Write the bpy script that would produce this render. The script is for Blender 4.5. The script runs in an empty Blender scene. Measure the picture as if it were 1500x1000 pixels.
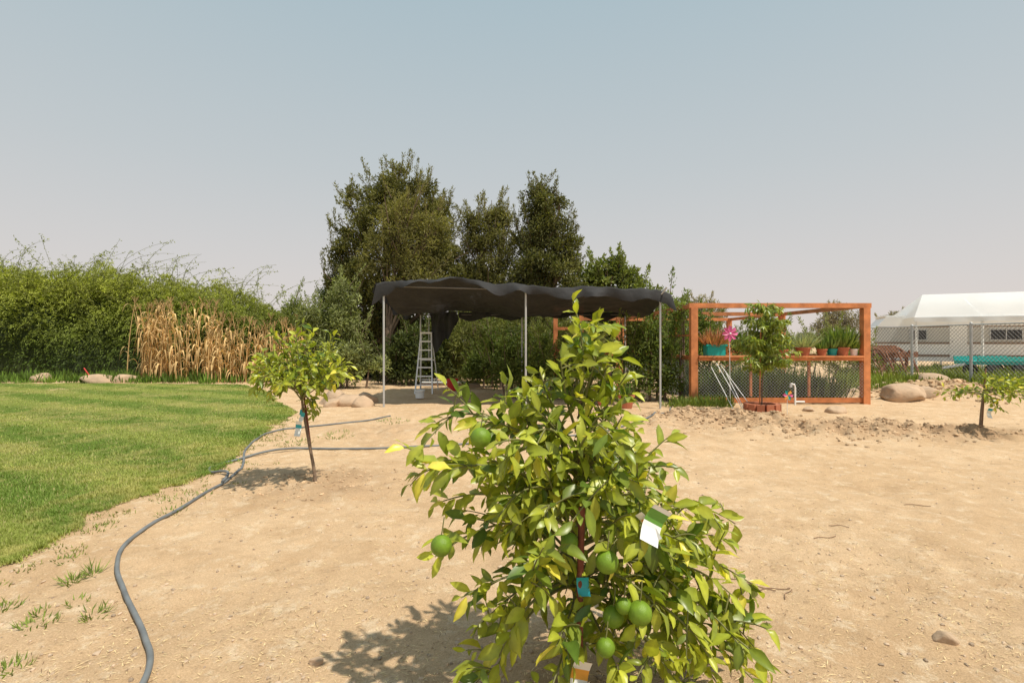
import bpy, bmesh, math, numpy as np
from mathutils import Vector
rng = np.random.default_rng(7)
scene = bpy.context.scene

# ---------------------------------------------------------------- helpers
def h2(ix, iy, seed=0):
    v = np.sin(ix*127.1 + iy*311.7 + seed*74.7)*43758.5453
    return v-np.floor(v)
def vn(x, y, s=1.0, seed=0):
    x = np.asarray(x, float)*s; y = np.asarray(y, float)*s
    ix = np.floor(x); iy = np.floor(y); fx = x-ix; fy = y-iy
    fx = fx*fx*(3-2*fx); fy = fy*fy*(3-2*fy)
    a = h2(ix, iy, seed); b = h2(ix+1, iy, seed); c = h2(ix, iy+1, seed); d = h2(ix+1, iy+1, seed)
    return (a*(1-fx)+b*fx)*(1-fy)+(c*(1-fx)+d*fx)*fy
def norm(v):
    return v/np.maximum(np.linalg.norm(v, axis=-1, keepdims=True), 1e-9)

class B:
    def __init__(s):
        s.v=[]; s.f={3:[],4:[]}; s.m={3:[],4:[]}; s.sm={3:[],4:[]}; s.c=[]; s.n=0; s.mats=[]
    def mi(s, mat):
        if mat not in s.mats: s.mats.append(mat)
        return s.mats.index(mat)
    def add(s, v, f, mat, col=None, smooth=False):
        v=np.asarray(v,float).reshape(-1,3); f=np.asarray(f,int); k=f.shape[1]
        s.v.append(v); s.f[k].append(f+s.n); s.m[k].append(np.full(len(f), s.mi(mat))); s.sm[k].append(np.full(len(f), smooth))
        if col is None: col=(1,1,1)
        c=np.broadcast_to(np.asarray(col,float),(len(v),3)); s.c.append(c); s.n+=len(v)
    def build(s, name, parent=None, loc=None):
        v=np.concatenate(s.v); c=np.concatenate(s.c)
        fs=[];ms=[];st=[];sm=[];pos=0
        for k in (3,4):
            if s.f[k]:
                f=np.concatenate(s.f[k]); fs.append(f.ravel()); ms.append(np.concatenate(s.m[k])); sm.append(np.concatenate(s.sm[k]))
                st.append(pos+np.arange(len(f))*k); pos+=len(f)*k
        fs=np.concatenate(fs); ms=np.concatenate(ms); st=np.concatenate(st); sm=np.concatenate(sm)
        me=bpy.data.meshes.new(name)
        me.vertices.add(len(v)); me.vertices.foreach_set('co', v.astype(np.float32).ravel())
        me.loops.add(len(fs)); me.loops.foreach_set('vertex_index', fs.astype(np.int32))
        me.polygons.add(len(st)); me.polygons.foreach_set('loop_start', st.astype(np.int32))
        for m in s.mats: me.materials.append(m)
        me.polygons.foreach_set('material_index', ms.astype(np.int32))
        me.polygons.foreach_set('use_smooth', sm.astype(bool))
        a=me.attributes.new('Col','FLOAT_COLOR','POINT')
        a.data.foreach_set('color', np.concatenate([c,np.ones((len(c),1))],1).astype(np.float32).ravel())
        me.update(calc_edges=True); me.validate()
        o=bpy.data.objects.new(name, me); scene.collection.objects.link(o)
        if parent: o.parent=parent
        if loc: o.location=loc
        return o
    def box(s, c, size, mat, rz=0, col=None):
        x,y,z=np.array(size)/2
        v=np.array([[-x,-y,-z],[x,-y,-z],[x,y,-z],[-x,y,-z],[-x,-y,z],[x,-y,z],[x,y,z],[-x,y,z]])
        R=np.array([[math.cos(rz),-math.sin(rz),0],[math.sin(rz),math.cos(rz),0],[0,0,1]])
        s.add(v@R.T+np.array(c),[[0,3,2,1],[4,5,6,7],[0,1,5,4],[1,2,6,5],[2,3,7,6],[3,0,4,7]],mat,col)
    def tube(s, pts, r, mat, sides=6, col=None, smooth=True, cap=True, rot=0):
        pts=np.asarray(pts,float); n=len(pts); r=np.broadcast_to(np.asarray(r,float),(n,))
        t=np.gradient(pts,axis=0); t=norm(t)
        ref=np.array([0,0,1.0]) if abs(t[0][2])<0.9 else np.array([0,1.0,0])
        a=norm(np.cross(t,ref)); b=np.cross(a,t)
        an=np.arange(sides)*2*math.pi/sides+rot
        v=pts[:,None,:]+r[:,None,None]*(np.cos(an)[None,:,None]*a[:,None,:]+np.sin(an)[None,:,None]*b[:,None,:])
        i=np.arange(n-1)[:,None]*sides; j=np.arange(sides)[None,:]; j2=(j+1)%sides
        f=np.stack([i+j,i+j2,i+sides+j2,i+sides+j],-1).reshape(-1,4)
        s.add(v.reshape(-1,3),f,mat,col,smooth)
        if cap:
            for k in (0,n-1):
                cv=np.vstack([v[k],pts[k][None]])
                ff=[[q,(q+1)%sides,sides] for q in range(sides)]
                s.add(cv,ff,mat,col,False)
    def beam(s,p0,p1,w,h,mat,col=None):
        p0=np.array(p0,float);p1=np.array(p1,float); t=norm(p1-p0)
        ref=np.array([0,0,1.0]) if abs(t[2])<0.9 else np.array([0,1.0,0])
        a=norm(np.cross(t,ref)); b=np.cross(a,t)
        v=[]
        for p in (p0,p1):
            for sa,sb in ((-1,-1),(1,-1),(1,1),(-1,1)): v.append(p+a*sa*w/2+b*sb*h/2)
        s.add(v,[[0,3,2,1],[4,5,6,7],[0,1,5,4],[1,2,6,5],[2,3,7,6],[3,0,4,7]],mat,col)
    def blob(s,c,rad,mat,seed=0,amp=.2,sub=2,col=None,smooth=True,fr=1.7,rough=0):
        v,f=ICO[sub]; d=v.copy()
        ph=seed*1.7
        n=np.sin(d[:,0]*fr*2+ph)*np.cos(d[:,1]*fr*2.3+ph*2)+.6*np.sin(d[:,2]*fr*3.1+ph*3+d[:,0]*3)+.35*np.sin(d[:,1]*fr*6+ph+d[:,2]*5)
        if rough:
            r2=np.random.default_rng(seed+99)
            for _ in range(9):
                pl=norm(r2.normal(size=3)); dist=r2.uniform(.55,.85); q=d@pl; d=d-np.maximum(q-dist,0)[:,None]*pl*.9
            d=d*(1+rough*r2.normal(size=(len(d),1)))
        d=d*(1+amp*n)[:,None]*np.array(rad)
        s.add(d+np.array(c),f,mat,col,smooth)
    def pot(s,c,r0,r1,h,mat,soil,sides=16):
        c=np.array(c,float); an=np.arange(sides)*2*math.pi/sides
        prof=[(0,0),(r0,0),(r1*.95,h*.82),(r1*1.07,h*.83),(r1*1.07,h),(r1*.93,h),(r1*.9,h*.88)]
        v=np.array([[r*math.cos(a),r*math.sin(a),z] for r,z in prof for a in an])+c
        f=[[i*sides+j,i*sides+(j+1)%sides,(i+1)*sides+(j+1)%sides,(i+1)*sides+j] for i in range(len(prof)-1) for j in range(sides)]
        s.add(v,f,mat,None,False)
        v=np.vstack([[[r1*.9*math.cos(a),r1*.9*math.sin(a),h*.88] for a in an],[[0,0,h*.9]]])+c
        s.add(v,[[j,(j+1)%sides,sides] for j in range(sides)],soil)
    def qleaf(s,P,D,N,L,W,mat,col,fold=.25):
        D=norm(D); S=norm(np.cross(D,N)); N=np.cross(S,D)
        L=np.broadcast_to(L,(len(P),))[:,None]; W=np.broadcast_to(W,(len(P),))[:,None]
        v=np.stack([P,P+D*L*.45+S*W/2+N*W*fold,P+D*L-N*L*.08,P+D*L*.45-S*W/2+N*W*fold],1)
        f=np.arange(len(P)*4).reshape(-1,4)
        s.add(v.reshape(-1,3),f,mat,np.repeat(np.broadcast_to(col,(len(P),3)),4,0))
    def leaf(s,P,D,N,L,W,mat,col,fold=.3,curl=.25):
        n=len(P); D=norm(D); S=norm(np.cross(D,N)); N=np.cross(S,D)
        L=np.broadcast_to(L,(n,))[:,None,None]; W=np.broadcast_to(W,(n,))[:,None,None]
        curl=np.broadcast_to(curl,(n,))[:,None,None]; fold=np.broadcast_to(fold,(n,))[:,None,None]
        tt=np.array([0,.1,.3,.55,.8,1.0]); ww=np.array([.03,.38,.92,1,.62,.02])
        t=np.repeat(tt,3)[None,:,None]; w=(np.repeat(ww,3)*np.tile([-1,0,1],6))[None,:,None]
        wav=0.08*np.sin(t*14+np.arange(n)[:,None,None])*np.abs(w)
        tw=rng.normal(0,.18,n)[:,None,None]*w*t
        v=P[:,None,:]+D[:,None,:]*t*L*(1-.12*curl*t)+S[:,None,:]*(w*W/2+.05*L*t*t*np.sin(np.arange(n)*1.3)[:,None,None])+N[:,None,:]*(fold*np.abs(w)*W/2-curl*t*t*L+wav*W+tw*W)
        b=np.array([[3*i+j,3*i+j+1,3*i+j+4,3*i+j+3] for i in range(5) for j in range(2)])
        f=(np.arange(n)[:,None,None]*18+b[None]).reshape(-1,4)
        mid=np.repeat(np.broadcast_to(col,(n,3)),18,0).reshape(n,18,3).copy()
        mid[:,1::3,:]*=1.35; 
        s.add(v.reshape(-1,3),f,mat,mid.reshape(-1,3),True)

ICO={}
for sub in (1,2,3,4):
    bm=bmesh.new(); bmesh.ops.create_icosphere(bm,subdivisions=sub,radius=1)
    ICO[sub]=(np.array([v.co[:] for v in bm.verts]),np.array([[v.index for v in f.verts] for f in bm.faces])); bm.free()

# ---------------------------------------------------------------- materials
def mat(name,color=(.5,.5,.5),rough=.8,attr=False,var=.0,vscale=5,bump=0,bscale=30,trans=0,metal=0,spec=.5,alpha=1,tcol=None,color2=None):
    m=bpy.data.materials.new(name); m.use_nodes=True; nt=m.node_tree; nd=nt.nodes; lk=nt.links
    bs=nd['Principled BSDF']; out=nd['Material Output']
    bs.inputs['Roughness'].default_value=rough; bs.inputs['Metallic'].default_value=metal
    bs.inputs['Specular IOR Level'].default_value=spec
    geo=nd.new('ShaderNodeNewGeometry')
    src=nd.new('ShaderNodeRGB'); src.outputs[0].default_value=(*color,1); s=src.outputs[0]
    if attr:
        a=nd.new('ShaderNodeAttribute'); a.attribute_name='Col'
        mx=nd.new('ShaderNodeMix'); mx.data_type='RGBA'; mx.blend_type='MULTIPLY'; mx.inputs[0].default_value=1
        lk.new(s,mx.inputs[6]); lk.new(a.outputs['Color'],mx.inputs[7]); s=mx.outputs[2]
    if var>0:
        n=nd.new('ShaderNodeTexNoise'); n.inputs['Scale'].default_value=vscale; n.inputs['Detail'].default_value=6; lk.new(geo.outputs['Position'],n.inputs['Vector'])
        mr=nd.new('ShaderNodeMapRange'); mr.inputs[1].default_value=.25; mr.inputs[2].default_value=.75; mr.inputs[3].default_value=1-var; mr.inputs[4].default_value=1+var; lk.new(n.outputs['Fac'],mr.inputs[0])
        if color2:
            mx=nd.new('ShaderNodeMix'); mx.data_type='RGBA'; lk.new(n.outputs['Fac'],mx.inputs[0]); lk.new(s,mx.inputs[6]); mx.inputs[7].default_value=(*color2,1); s=mx.outputs[2]
        vm=nd.new('ShaderNodeVectorMath'); vm.operation='SCALE'; lk.new(s,vm.inputs[0]); lk.new(mr.outputs[0],vm.inputs['Scale']); s=vm.outputs[0]
    lk.new(s,bs.inputs['Base Color'])
    if bump>0:
        n=nd.new('ShaderNodeTexNoise'); n.inputs['Scale'].default_value=bscale; n.inputs['Detail'].default_value=8; lk.new(geo.outputs['Position'],n.inputs['Vector'])
        bp=nd.new('ShaderNodeBump'); bp.inputs['Strength'].default_value=bump; bp.inputs['Distance'].default_value=.02; lk.new(n.outputs['Fac'],bp.inputs['Height']); lk.new(bp.outputs[0],bs.inputs['Normal'])
    sh=bs.outputs[0]
    if trans>0:
        tr=nd.new('ShaderNodeBsdfTranslucent'); ms=nd.new('ShaderNodeMixShader'); ms.inputs[0].default_value=trans
        tm=nd.new('ShaderNodeMix'); tm.data_type='RGBA'; tm.blend_type='MULTIPLY'; tm.inputs[0].default_value=1; lk.new(s,tm.inputs[6]); tm.inputs[7].default_value=(*(tcol or (1.5,1.6,.6)),1)
        lk.new(tm.outputs[2],tr.inputs[0]); lk.new(sh,ms.inputs[1]); lk.new(tr.outputs[0],ms.inputs[2]); sh=ms.outputs[0]
    if alpha<1:
        tr=nd.new('ShaderNodeBsdfTransparent'); ms=nd.new('ShaderNodeMixShader'); ms.inputs[0].default_value=1-alpha
        lk.new(sh,ms.inputs[1]); lk.new(tr.outputs[0],ms.inputs[2]); sh=ms.outputs[0]
    lk.new(sh,out.inputs['Surface'])
    return m
M_leaf=mat('citrus_leaf',(1,1,1),.36,attr=True,var=.2,vscale=25,trans=.3,spec=.5)
M_fol=mat('foliage',(1,1,1),.6,attr=True,trans=.32,spec=.3)
M_grass=mat('grass_blades',(1,1,1),.7,attr=True,trans=.25,spec=.2)
M_dry=mat('dry_stalk',(1,1,1),.8,attr=True,trans=.3,tcol=(1.2,1.1,.8),spec=.2)
M_bark=mat('bark',(.18,.125,.085),.9,var=.35,vscale=25,bump=.6,bscale=60)
M_twig=mat('green_twig',(.17,.17,.055),.7,var=.2,vscale=20)
M_stake=mat('rust_stake',(.17,.045,.025),.75,var=.3,vscale=40,bump=.2,bscale=90)
M_wood=mat('stained_redwood',(.54,.195,.07),.7,var=.35,vscale=5,bump=.2,bscale=50)
M_wood2=mat('brown_wood',(.24,.14,.08),.8,var=.3,vscale=8)
M_metal=mat('galvanised_metal',(.50,.51,.52),.45,metal=.4,var=.1)
M_alu=mat('aluminium',(.78,.79,.80),.45,metal=.2)
M_wire=mat('wire',(.16,.15,.14),.6,metal=.3)
M_cloth=mat('black_shade_cloth',(.024,.024,.026),.8,var=.3,vscale=3,bump=.6,bscale=8,alpha=.98)
M_hose=mat('hose_rubber',(.15,.16,.165),.6,var=.35,vscale=6)
M_rock=mat('rock',(.54,.39,.26),.9,var=.3,vscale=4,bump=.8,bscale=15,color2=(.38,.26,.17))
M_peb=mat('pebble',(.54,.40,.28),.9,attr=True)
M_clod=mat('dirt_clod',(.53,.37,.23),1,attr=True,var=.2,vscale=15,bump=.6,bscale=60,spec=.1)
M_straw=mat('straw',(1,1,1),.8,attr=True)
M_teal=mat('teal_plastic',(.01,.36,.33),.4)
M_red=mat('red_plastic',(.60,.02,.02),.4)
M_terra=mat('terracotta',(.42,.14,.07),.8,var=.15)
M_soil=mat('soil',(.12,.08,.05),1,var=.3,vscale=20)
M_white=mat('white_plastic',(.78,.78,.76),.45)
M_tarp=mat('white_tarp',(.86,.86,.86),.5,var=.04,vscale=.6,trans=.5,tcol=(1,1,1))
M_pink=mat('pink_plastic',(.75,.14,.34),.4,trans=.2,tcol=(1,1,1))
M_tagg=mat('tag_green',(.12,.3,.04),.4); M_tago=mat('tag_orange',(.75,.35,.05),.4); M_tagb=mat('tag_blue',(.02,.35,.42),.4)
M_rv=mat('trailer_shell',(.82,.81,.79),.4,var=.04,vscale=1); M_rvs=mat('trailer_stripe',(.50,.49,.46),.4); M_rvb=mat('trailer_brown',(.22,.14,.09),.5)
M_glass=mat('dark_glass',(.02,.022,.025),.1); M_tyre=mat('tyre',(.03,.03,.03),.8)
M_rust=mat('rusty_iron',(.22,.09,.045),.8,var=.4,vscale=12)
M_fruit=mat('green_fruit',(.15,.25,.02),.42,var=.2,vscale=40,bump=.2,bscale=300,spec=.35)

# ---------------------------------------------------------------- ground
def g2(x,y,cx,cy,sx,sy): return np.exp(-((x-cx)/sx)**2-((y-cy)/sy)**2)
def dug(x,y):
    return np.clip(g2(x,y,-2.0,5.3,.75,.6)*1.1+g2(x,y,-2.1,8.6,.9,.8)*.5+g2(x,y,3.9,9.6,1.5,.9)*1.2+g2(x,y,5.9,8.5,1.7,.6)*1.1+g2(x,y,7.5,8.2,.9,.5)*.9+g2(x,y,.3,2.25,.6,.45)*.8+g2(x,y,12,14.2,2.2,1.3)*.8,0,1)
def gz(x,y):
    x=np.asarray(x,float); y=np.asarray(y,float)
    far=np.exp(-np.maximum(np.abs(x)-14,0)/6)*np.exp(-np.maximum(y-18,0)/6)
    z=.05*(vn(x,y,.45,1)-.5)+.036*(vn(x,y,1.7,2)-.5)+.022*(vn(x,y,5,3)-.5)+.012*(vn(x,y,14,4)-.5)
    lump=np.abs(vn(x,y,2.6,5)-.5)*.26+(vn(x,y,6.3,6)-.35)*.15+(vn(x,y,15,7)-.5)*.06
    near=1-.75*g2(x,y,-2,5.3,1.6,1.4)-.75*g2(x,y,.3,2.25,1.5,1.2)
    big=.08*g2(x,y,3.9,9.7,1.5,.7)+.05*g2(x,y,5.9,8.5,1.7,.45)+.34*g2(x,y,12.0,14.3,1.6,1.1)+.05*g2(x,y,-2,5.3,.8,.7)
    return (z+lump*dug(x,y)*near+big)*far
LX=[(-3.0,-3.2),(-2.0,-3.3),(2.6,-3.45),(3.46,-3.46),(3.88,-3.57),(4.41,-3.68),(4.89,-3.6),(5.49,-3.58),(5.92,-3.47),(6.8,-3.75),(8.33,-4.1),(10.7,-4.6),(12.5,-5.8),(15,-7.2),(17.4,-9.2),(18.1,-10.5)]
LXa=np.array(LX)
def lawnedge(y): return np.interp(y,LXa[:,0],LXa[:,1])
def lawnmask(x,y):
    e=lawnedge(y)+.22*(vn(x,y,3,9)-.5)+.14*(vn(x,y,11,10)-.5)
    return ((x<e)&(y<18.1+.3*(vn(x,y,1.5,11)-.5))&(y>-3)).astype(float)
def grow(a,step,g,lim):
    out=[];
    while abs(a)<lim: step*=g; a=a+step; out.append(a)
    return np.array(out)
xs=np.concatenate([grow(-6,-.035,1.07,700)[::-1],np.arange(-6,9,.033),grow(9,.035,1.05,700)])
y=[1.3];
while y[-1]<14: y.append(y[-1]+max(.02,.006*y[-1]))
ys=np.concatenate([grow(1.3,-.03,1.15,100)[::-1],np.array(y),grow(y[-1],.1,1.07,900)])
X,Y=np.meshgrid(xs,ys); Z=gz(X,Y)
g=B(); nx=len(xs); ny=len(ys)
i=np.arange(ny-1)[:,None]*nx+np.arange(nx-1)[None,:]
f=np.stack([i,i+1,i+nx+1,i+nx],-1).reshape(-1,4)
m=bpy.data.materials.new('dirt'); m.use_nodes=True; nt=m.node_tree; nd=nt.nodes; lk=nt.links; bs=nd['Principled BSDF']; bs.inputs['Roughness'].default_value=.95; bs.inputs['Specular IOR Level'].default_value=.15
geo=nd.new('ShaderNodeNewGeometry')
def noise(s,d=8,r=.6):
    n=nd.new('ShaderNodeTexNoise'); n.inputs['Scale'].default_value=s; n.inputs['Detail'].default_value=d; n.inputs['Roughness'].default_value=r; lk.new(geo.outputs['Position'],n.inputs['Vector']); return n.outputs['Fac']
def ramp(s,a,b):
    r=nd.new('ShaderNodeValToRGB'); r.color_ramp.elements[0].position=a; r.color_ramp.elements[1].position=b; lk.new(s,r.inputs[0]); return r.outputs[0]
def mix(fac,a,b,bt='MIX'):
    x=nd.new('ShaderNodeMix'); x.data_type='RGBA'; x.blend_type=bt
    for k,v in ((0,fac),(6,a),(7,b)):
        if isinstance(v,(int,float)): x.inputs[k].default_value=v
        elif isinstance(v,tuple): x.inputs[k].default_value=(*v,1)
        else: lk.new(v,x.inputs[k])
    return x.outputs[2]
c=mix(ramp(noise(.6,5),.35,.7),(.70,.485,.29),(.78,.565,.36))
c=mix(ramp(noise(1.8,9,.72),.46,.68),c,(.60,.405,.235))
c=mix(ramp(noise(5,10,.8),.52,.62),c,(.82,.64,.44))
c=mix(ramp(noise(16,8,.7),.55,.78),c,(.50,.35,.22))
at=nd.new('ShaderNodeAttribute'); at.attribute_name='Col'
c=mix(at.outputs['Fac'],c,mix(ramp(noise(9,8,.7),.3,.7),(.37,.235,.135),(.56,.385,.24)))
c=mix(ramp(noise(110,5,.75),.36,.66),mix(1.0,c,(.68,.65,.62),'MULTIPLY'),c)
lk.new(c,bs.inputs['Base Color'])
mm=nd.new('ShaderNodeMath'); mm.operation='ADD'; lk.new(noise(30,10,.75),mm.inputs[0]); lk.new(noise(150,6,.7),mm.inputs[1])
bp=nd.new('ShaderNodeBump'); bp.inputs['Strength'].default_value=.75; bp.inputs['Distance'].default_value=.016; lk.new(mm.outputs[0],bp.inputs['Height']); lk.new(bp.outputs[0],bs.inputs['Normal'])
M_dirt=m
dc=np.clip(dug(X,Y)*(.55+.9*(vn(X,Y,4,21)-.3)),0,1).ravel()
g.add(np.stack([X,Y,Z],-1).reshape(-1,3),f,M_dirt,np.repeat(dc[:,None],3,1),True)
g.build('ground')

# lawn
m=bpy.data.materials.new('lawn_turf'); m.use_nodes=True; nt=m.node_tree; nd=nt.nodes; lk=nt.links; bs=nd['Principled BSDF']; bs.inputs['Roughness'].default_value=.95; bs.inputs['Specular IOR Level'].default_value=.1
geo=nd.new('ShaderNodeNewGeometry')
at=nd.new('ShaderNodeAttribute'); at.attribute_name='Col'
c=mix(ramp(noise(30,8,.7),.3,.7),(.6,.6,.6),(1.15,1.15,1.1))
c=mix(1.0,at.outputs['Color'],c,'MULTIPLY')
lk.new(c,bs.inputs['Base Color'])
bp=nd.new('ShaderNodeBump'); bp.inputs['Strength'].default_value=.8; bp.inputs['Distance'].default_value=.03; lk.new(noise(70,6,.8),bp.inputs['Height']); lk.new(bp.outputs[0],bs.inputs['Normal'])
M_turf=m
def lawncol(x,y):
    s=np.sin((x*.42+y*.91)*2*math.pi/1.5+1.0*(vn(x,y,.5,37)-.5))
    st=.5+.5*np.clip(s*1.8,-1,1)
    st=np.clip(st*.85+.3*(vn(x,y,2.5,39)-.3),0,1)
    a=np.array([.135,.200,.036]); b=np.array([.255,.285,.070]); d=np.array([.42,.36,.14])
    c=a+(b-a)*st[...,None]
    p=np.clip((vn(x,y,1.0,31)*.4+vn(x,y,4,32)*.3+vn(x,y,13,33)*.3-.50)*3.0,0,.5)[...,None]
    return c*(1-p)+d*p
lx=np.arange(-34,-3.2,.09); ly=np.arange(-2.9,18.4,.09)
X,Y=np.meshgrid(lx,ly); mk=lawnmask(X,Y)>0; nx=len(lx); ny=len(ly)
Z=gz(X,Y)+.015
i=np.arange(ny-1)[:,None]*nx+np.arange(nx-1)[None,:]
f=np.stack([i,i+1,i+nx+1,i+nx],-1); f=f[mk[:-1,:-1]].reshape(-1,4)
L=B(); L.add(np.stack([X,Y,Z],-1).reshape(-1,3),f,M_turf,lawncol(X,Y).reshape(-1,3),True)
n=340000; u=rng.random(n)**.9; yy=1/(u*(1/2.2-1/18.3)+1/18.3); xx=-3.2-rng.random(n)**1.3*(yy*1.05)
xx=np.where(rng.random(n)<.25, lawnedge(yy)-np.abs(rng.normal(0,.35,n))+.12, xx)
k=(lawnmask(xx-rng.random(n)*.15,yy)>0)&(xx>-30); xx=xx[k]; yy=yy[k]; n=len(xx)
zz=gz(xx,yy)+.01
hh=(.022+.022*rng.random(n))*(1+.02*yy); ww=(.003+.0011*yy)
an=rng.random(n)*2*math.pi; D=np.stack([np.cos(an)*.7,np.sin(an)*.7,np.ones(n)*(.6+.6*rng.random(n))],-1); D=norm(D)
S=np.stack([-np.sin(an),np.cos(an),np.zeros(n)],-1); P=np.stack([xx,yy,zz],-1)
v=np.stack([P-S*ww[:,None]/2,P+S*ww[:,None]/2,P+D*hh[:,None]],1)
cl=lawncol(xx,yy)*(.75+.6*rng.random(n))[:,None]*1.2
dry=rng.random(n)<.09; cl[dry]=np.array([.44,.38,.18])
L.add(v.reshape(-1,3),np.arange(n*3).reshape(-1,3),M_grass,np.repeat(cl,3,0))
L.build('lawn')

def tuft(b,cx,cy,r,n,h,w,col,lean=.6,z0=None,m=None):
    a=rng.random(n)*2*math.pi; rr=r*np.sqrt(rng.random(n)); x=cx+rr*np.cos(a); y=cy+rr*np.sin(a)
    z=gz(x,y) if z0 is None else np.full(n,z0)
    P=np.stack([x,y,z-.005],-1); a2=a+rng.normal(0,.6,n)
    D=np.stack([np.cos(a2)*lean*rng.random(n),np.sin(a2)*lean*rng.random(n),np.ones(n)],-1)
    N=np.stack([np.cos(a2),np.sin(a2),np.full(n,.3)],-1)
    c=np.array(col)*(.6+.8*rng.random(n))[:,None]
    b.qleaf(P,D,N,h*(.5+.7*rng.random(n)),w,m or M_grass,c)
b=B()
for (x,y,r,n,h) in [(-2.74,3.2,.05,40,.10),(-2.70,3.3,.03,25,.12),(-2.53,2.72,.09,50,.06),(-2.62,2.85,.05,25,.05),(-2.3,2.82,.07,40,.06),(-2.34,2.38,.08,50,.06),(-2.9,2.92,.07,40,.06),(-2.5,2.95,.05,20,.05),(-3.0,4.5,.12,40,.05),(-3.1,4.9,.2,60,.05),(-3.3,4.1,.1,30,.05),(-3.05,3.5,.08,20,.05),(.75,2.35,.12,90,.1),(.68,2.5,.1,60,.1),(-2.75,8.0,.25,60,.07),(-3.2,7.6,.25,60,.07),(-2.2,9.5,.3,60,.06)]:
    tuft(b,x,y,r,n,h,.006+.0006*y,(.20,.26,.055),2.2)
for _ in range(160):
    yy_=rng.uniform(3,10); xx_=lawnedge(yy_)+abs(rng.normal(0,.25)); tuft(b,xx_,yy_,.05,10,.035,.006+.0006*yy_,(.24,.25,.07),1.6)
b.build('weed_tufts')
b=B()
for _ in range(1300):
    y_=rng.uniform(14.6,27); x_=rng.uniform(.60*y_+.9,.62*y_+9.5)
    if x_<8.9: continue
    if 15.2<x_<19.5 and 21<y_<26: continue
    big=vn(x_,y_,.6,3)>.42
    hgt=rng.uniform(.15,.5)*(1 if big else .4)
    tuft(b,x_,y_,.3,34,hgt,.035,np.array((.20,.26,.055))*rng.uniform(.6,1.3)+np.array([.05,.02,0])*rng.random(),.9)
for _ in range(260):
    x_=rng.uniform(-30,-8); y_=rng.uniform(18.3,20.3); tuft(b,x_,y_,.3,30,rng.uniform(.15,.5),.05,np.array((.14,.22,.04))*rng.uniform(.6,1.3),.8)
for _ in range(220):
    x_=rng.uniform(4.6,8.3); y_=rng.uniform(12.7,15.5); tuft(b,x_,y_,.25,34,rng.uniform(.3,.85),.035,np.array((.12,.165,.035))*rng.uniform(.5,1.3),.8)
for _ in range(40):
    x_=rng.uniform(3.6,5.0); y_=rng.uniform(11.6,12.2); tuft(b,x_,y_,.2,24,rng.uniform(.1,.3),.025,np.array((.16,.21,.045))*rng.uniform(.6,1.3),1.1)
b.build('weed_patch')

def chips(b,x_,y_,sz,matr,cc,flat=.7,sub=1,jit=.15):
    v0,f0=ICO[sub]; n=len(x_)
    sc=rng.uniform(.6,1.3,(n,1,3))*sz[:,None,None]; sc[:,:,2]*=flat
    v=v0[None]*sc*(1+jit*rng.normal(size=(n,len(v0),1)))+np.stack([x_,y_,gz(x_,y_)+sz*.2],-1)[:,None,:]
    f=(np.arange(n)[:,None,None]*len(v0)+f0[None]).reshape(-1,3)
    b.add(v.reshape(-1,3),f,matr,np.repeat(cc*(.6+.7*rng.random(n))[:,None]*np.ones(3),len(v0),0))
n=2200; u=rng.random(n); y_=1/(u*(1/2.0-1/12)+1/12); x_=y_*rng.uniform(-1.1,1.1,n); k=lawnmask(x_,y_)<.5; x_=x_[k]; y_=y_[k]
b=B(); chips(b,x_,y_,.003+.011*rng.random(len(x_))**4+.0005*y_,M_peb,.9); b.build('pebbles')
b=B()
for (cx,cy,sx,sy,n,s) in [(3.9,9.5,1.2,.6,1500,.04),(5.9,8.4,1.5,.45,1300,.035),(7.3,8.2,.7,.4,300,.025),(-2,5.3,.6,.45,700,.018),(12,14,1.6,.8,900,.07),(.3,2.3,.4,.3,300,.010)]:
    x_=rng.normal(cx,sx*.75,n); y_=rng.normal(cy,sy*.75,n); chips(b,x_,y_,s*(.15+.9*rng.random(n)**3),M_clod,1.0,.75,1,.2)
b.build('dirt_clods')
b=B(); n=16000; u=rng.random(n); y_=1/(u*(1/2.0-1/10)+1/10); x_=y_*rng.uniform(-1.1,1.1,n)
k=(lawnmask(x_,y_)<.5)&(vn(x_,y_,1.1,44)*.7+vn(x_,y_,4,45)*.3>rng.uniform(.2,.75,n)); x_=x_[k]; y_=y_[k]; n=len(x_)
P=np.stack([x_,y_,gz(x_,y_)+.006],-1); a=rng.random(n)*7; D=np.stack([np.cos(a),np.sin(a),rng.normal(0,.12,n)],-1)
c=np.where(rng.random(n)[:,None]<.75,np.array([[.82,.65,.36]]),np.array([[.26,.15,.08]]))*rng.uniform(.7,1.12,(n,1))
b.qleaf(P,D,np.tile([0,0,1.],(n,1)),rng.uniform(.01,.04,n)*(1+.1*y_),.0020+.0005*y_,M_straw,c,0)
b.build('straw_litter')
b=B()
for (x0,y0,l,a) in [(1.35,3.25,.28,-.5),(1.5,3.1,.2,.2),(2.3,3.9,.2,.3),(2.7,4.1,.15,2.5),(1.6,3.0,.15,.9),(3.6,4.7,.2,-.2)]:
    t=np.linspace(0,1,8); px=x0+np.cos(a)*l*t; py=y0+np.sin(a)*l*t+.02*np.sin(t*5); b.tube(np.stack([px,py,gz(px,py)+.006],-1),.0028,M_wood2,5)
b.build('fallen_twigs')

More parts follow.
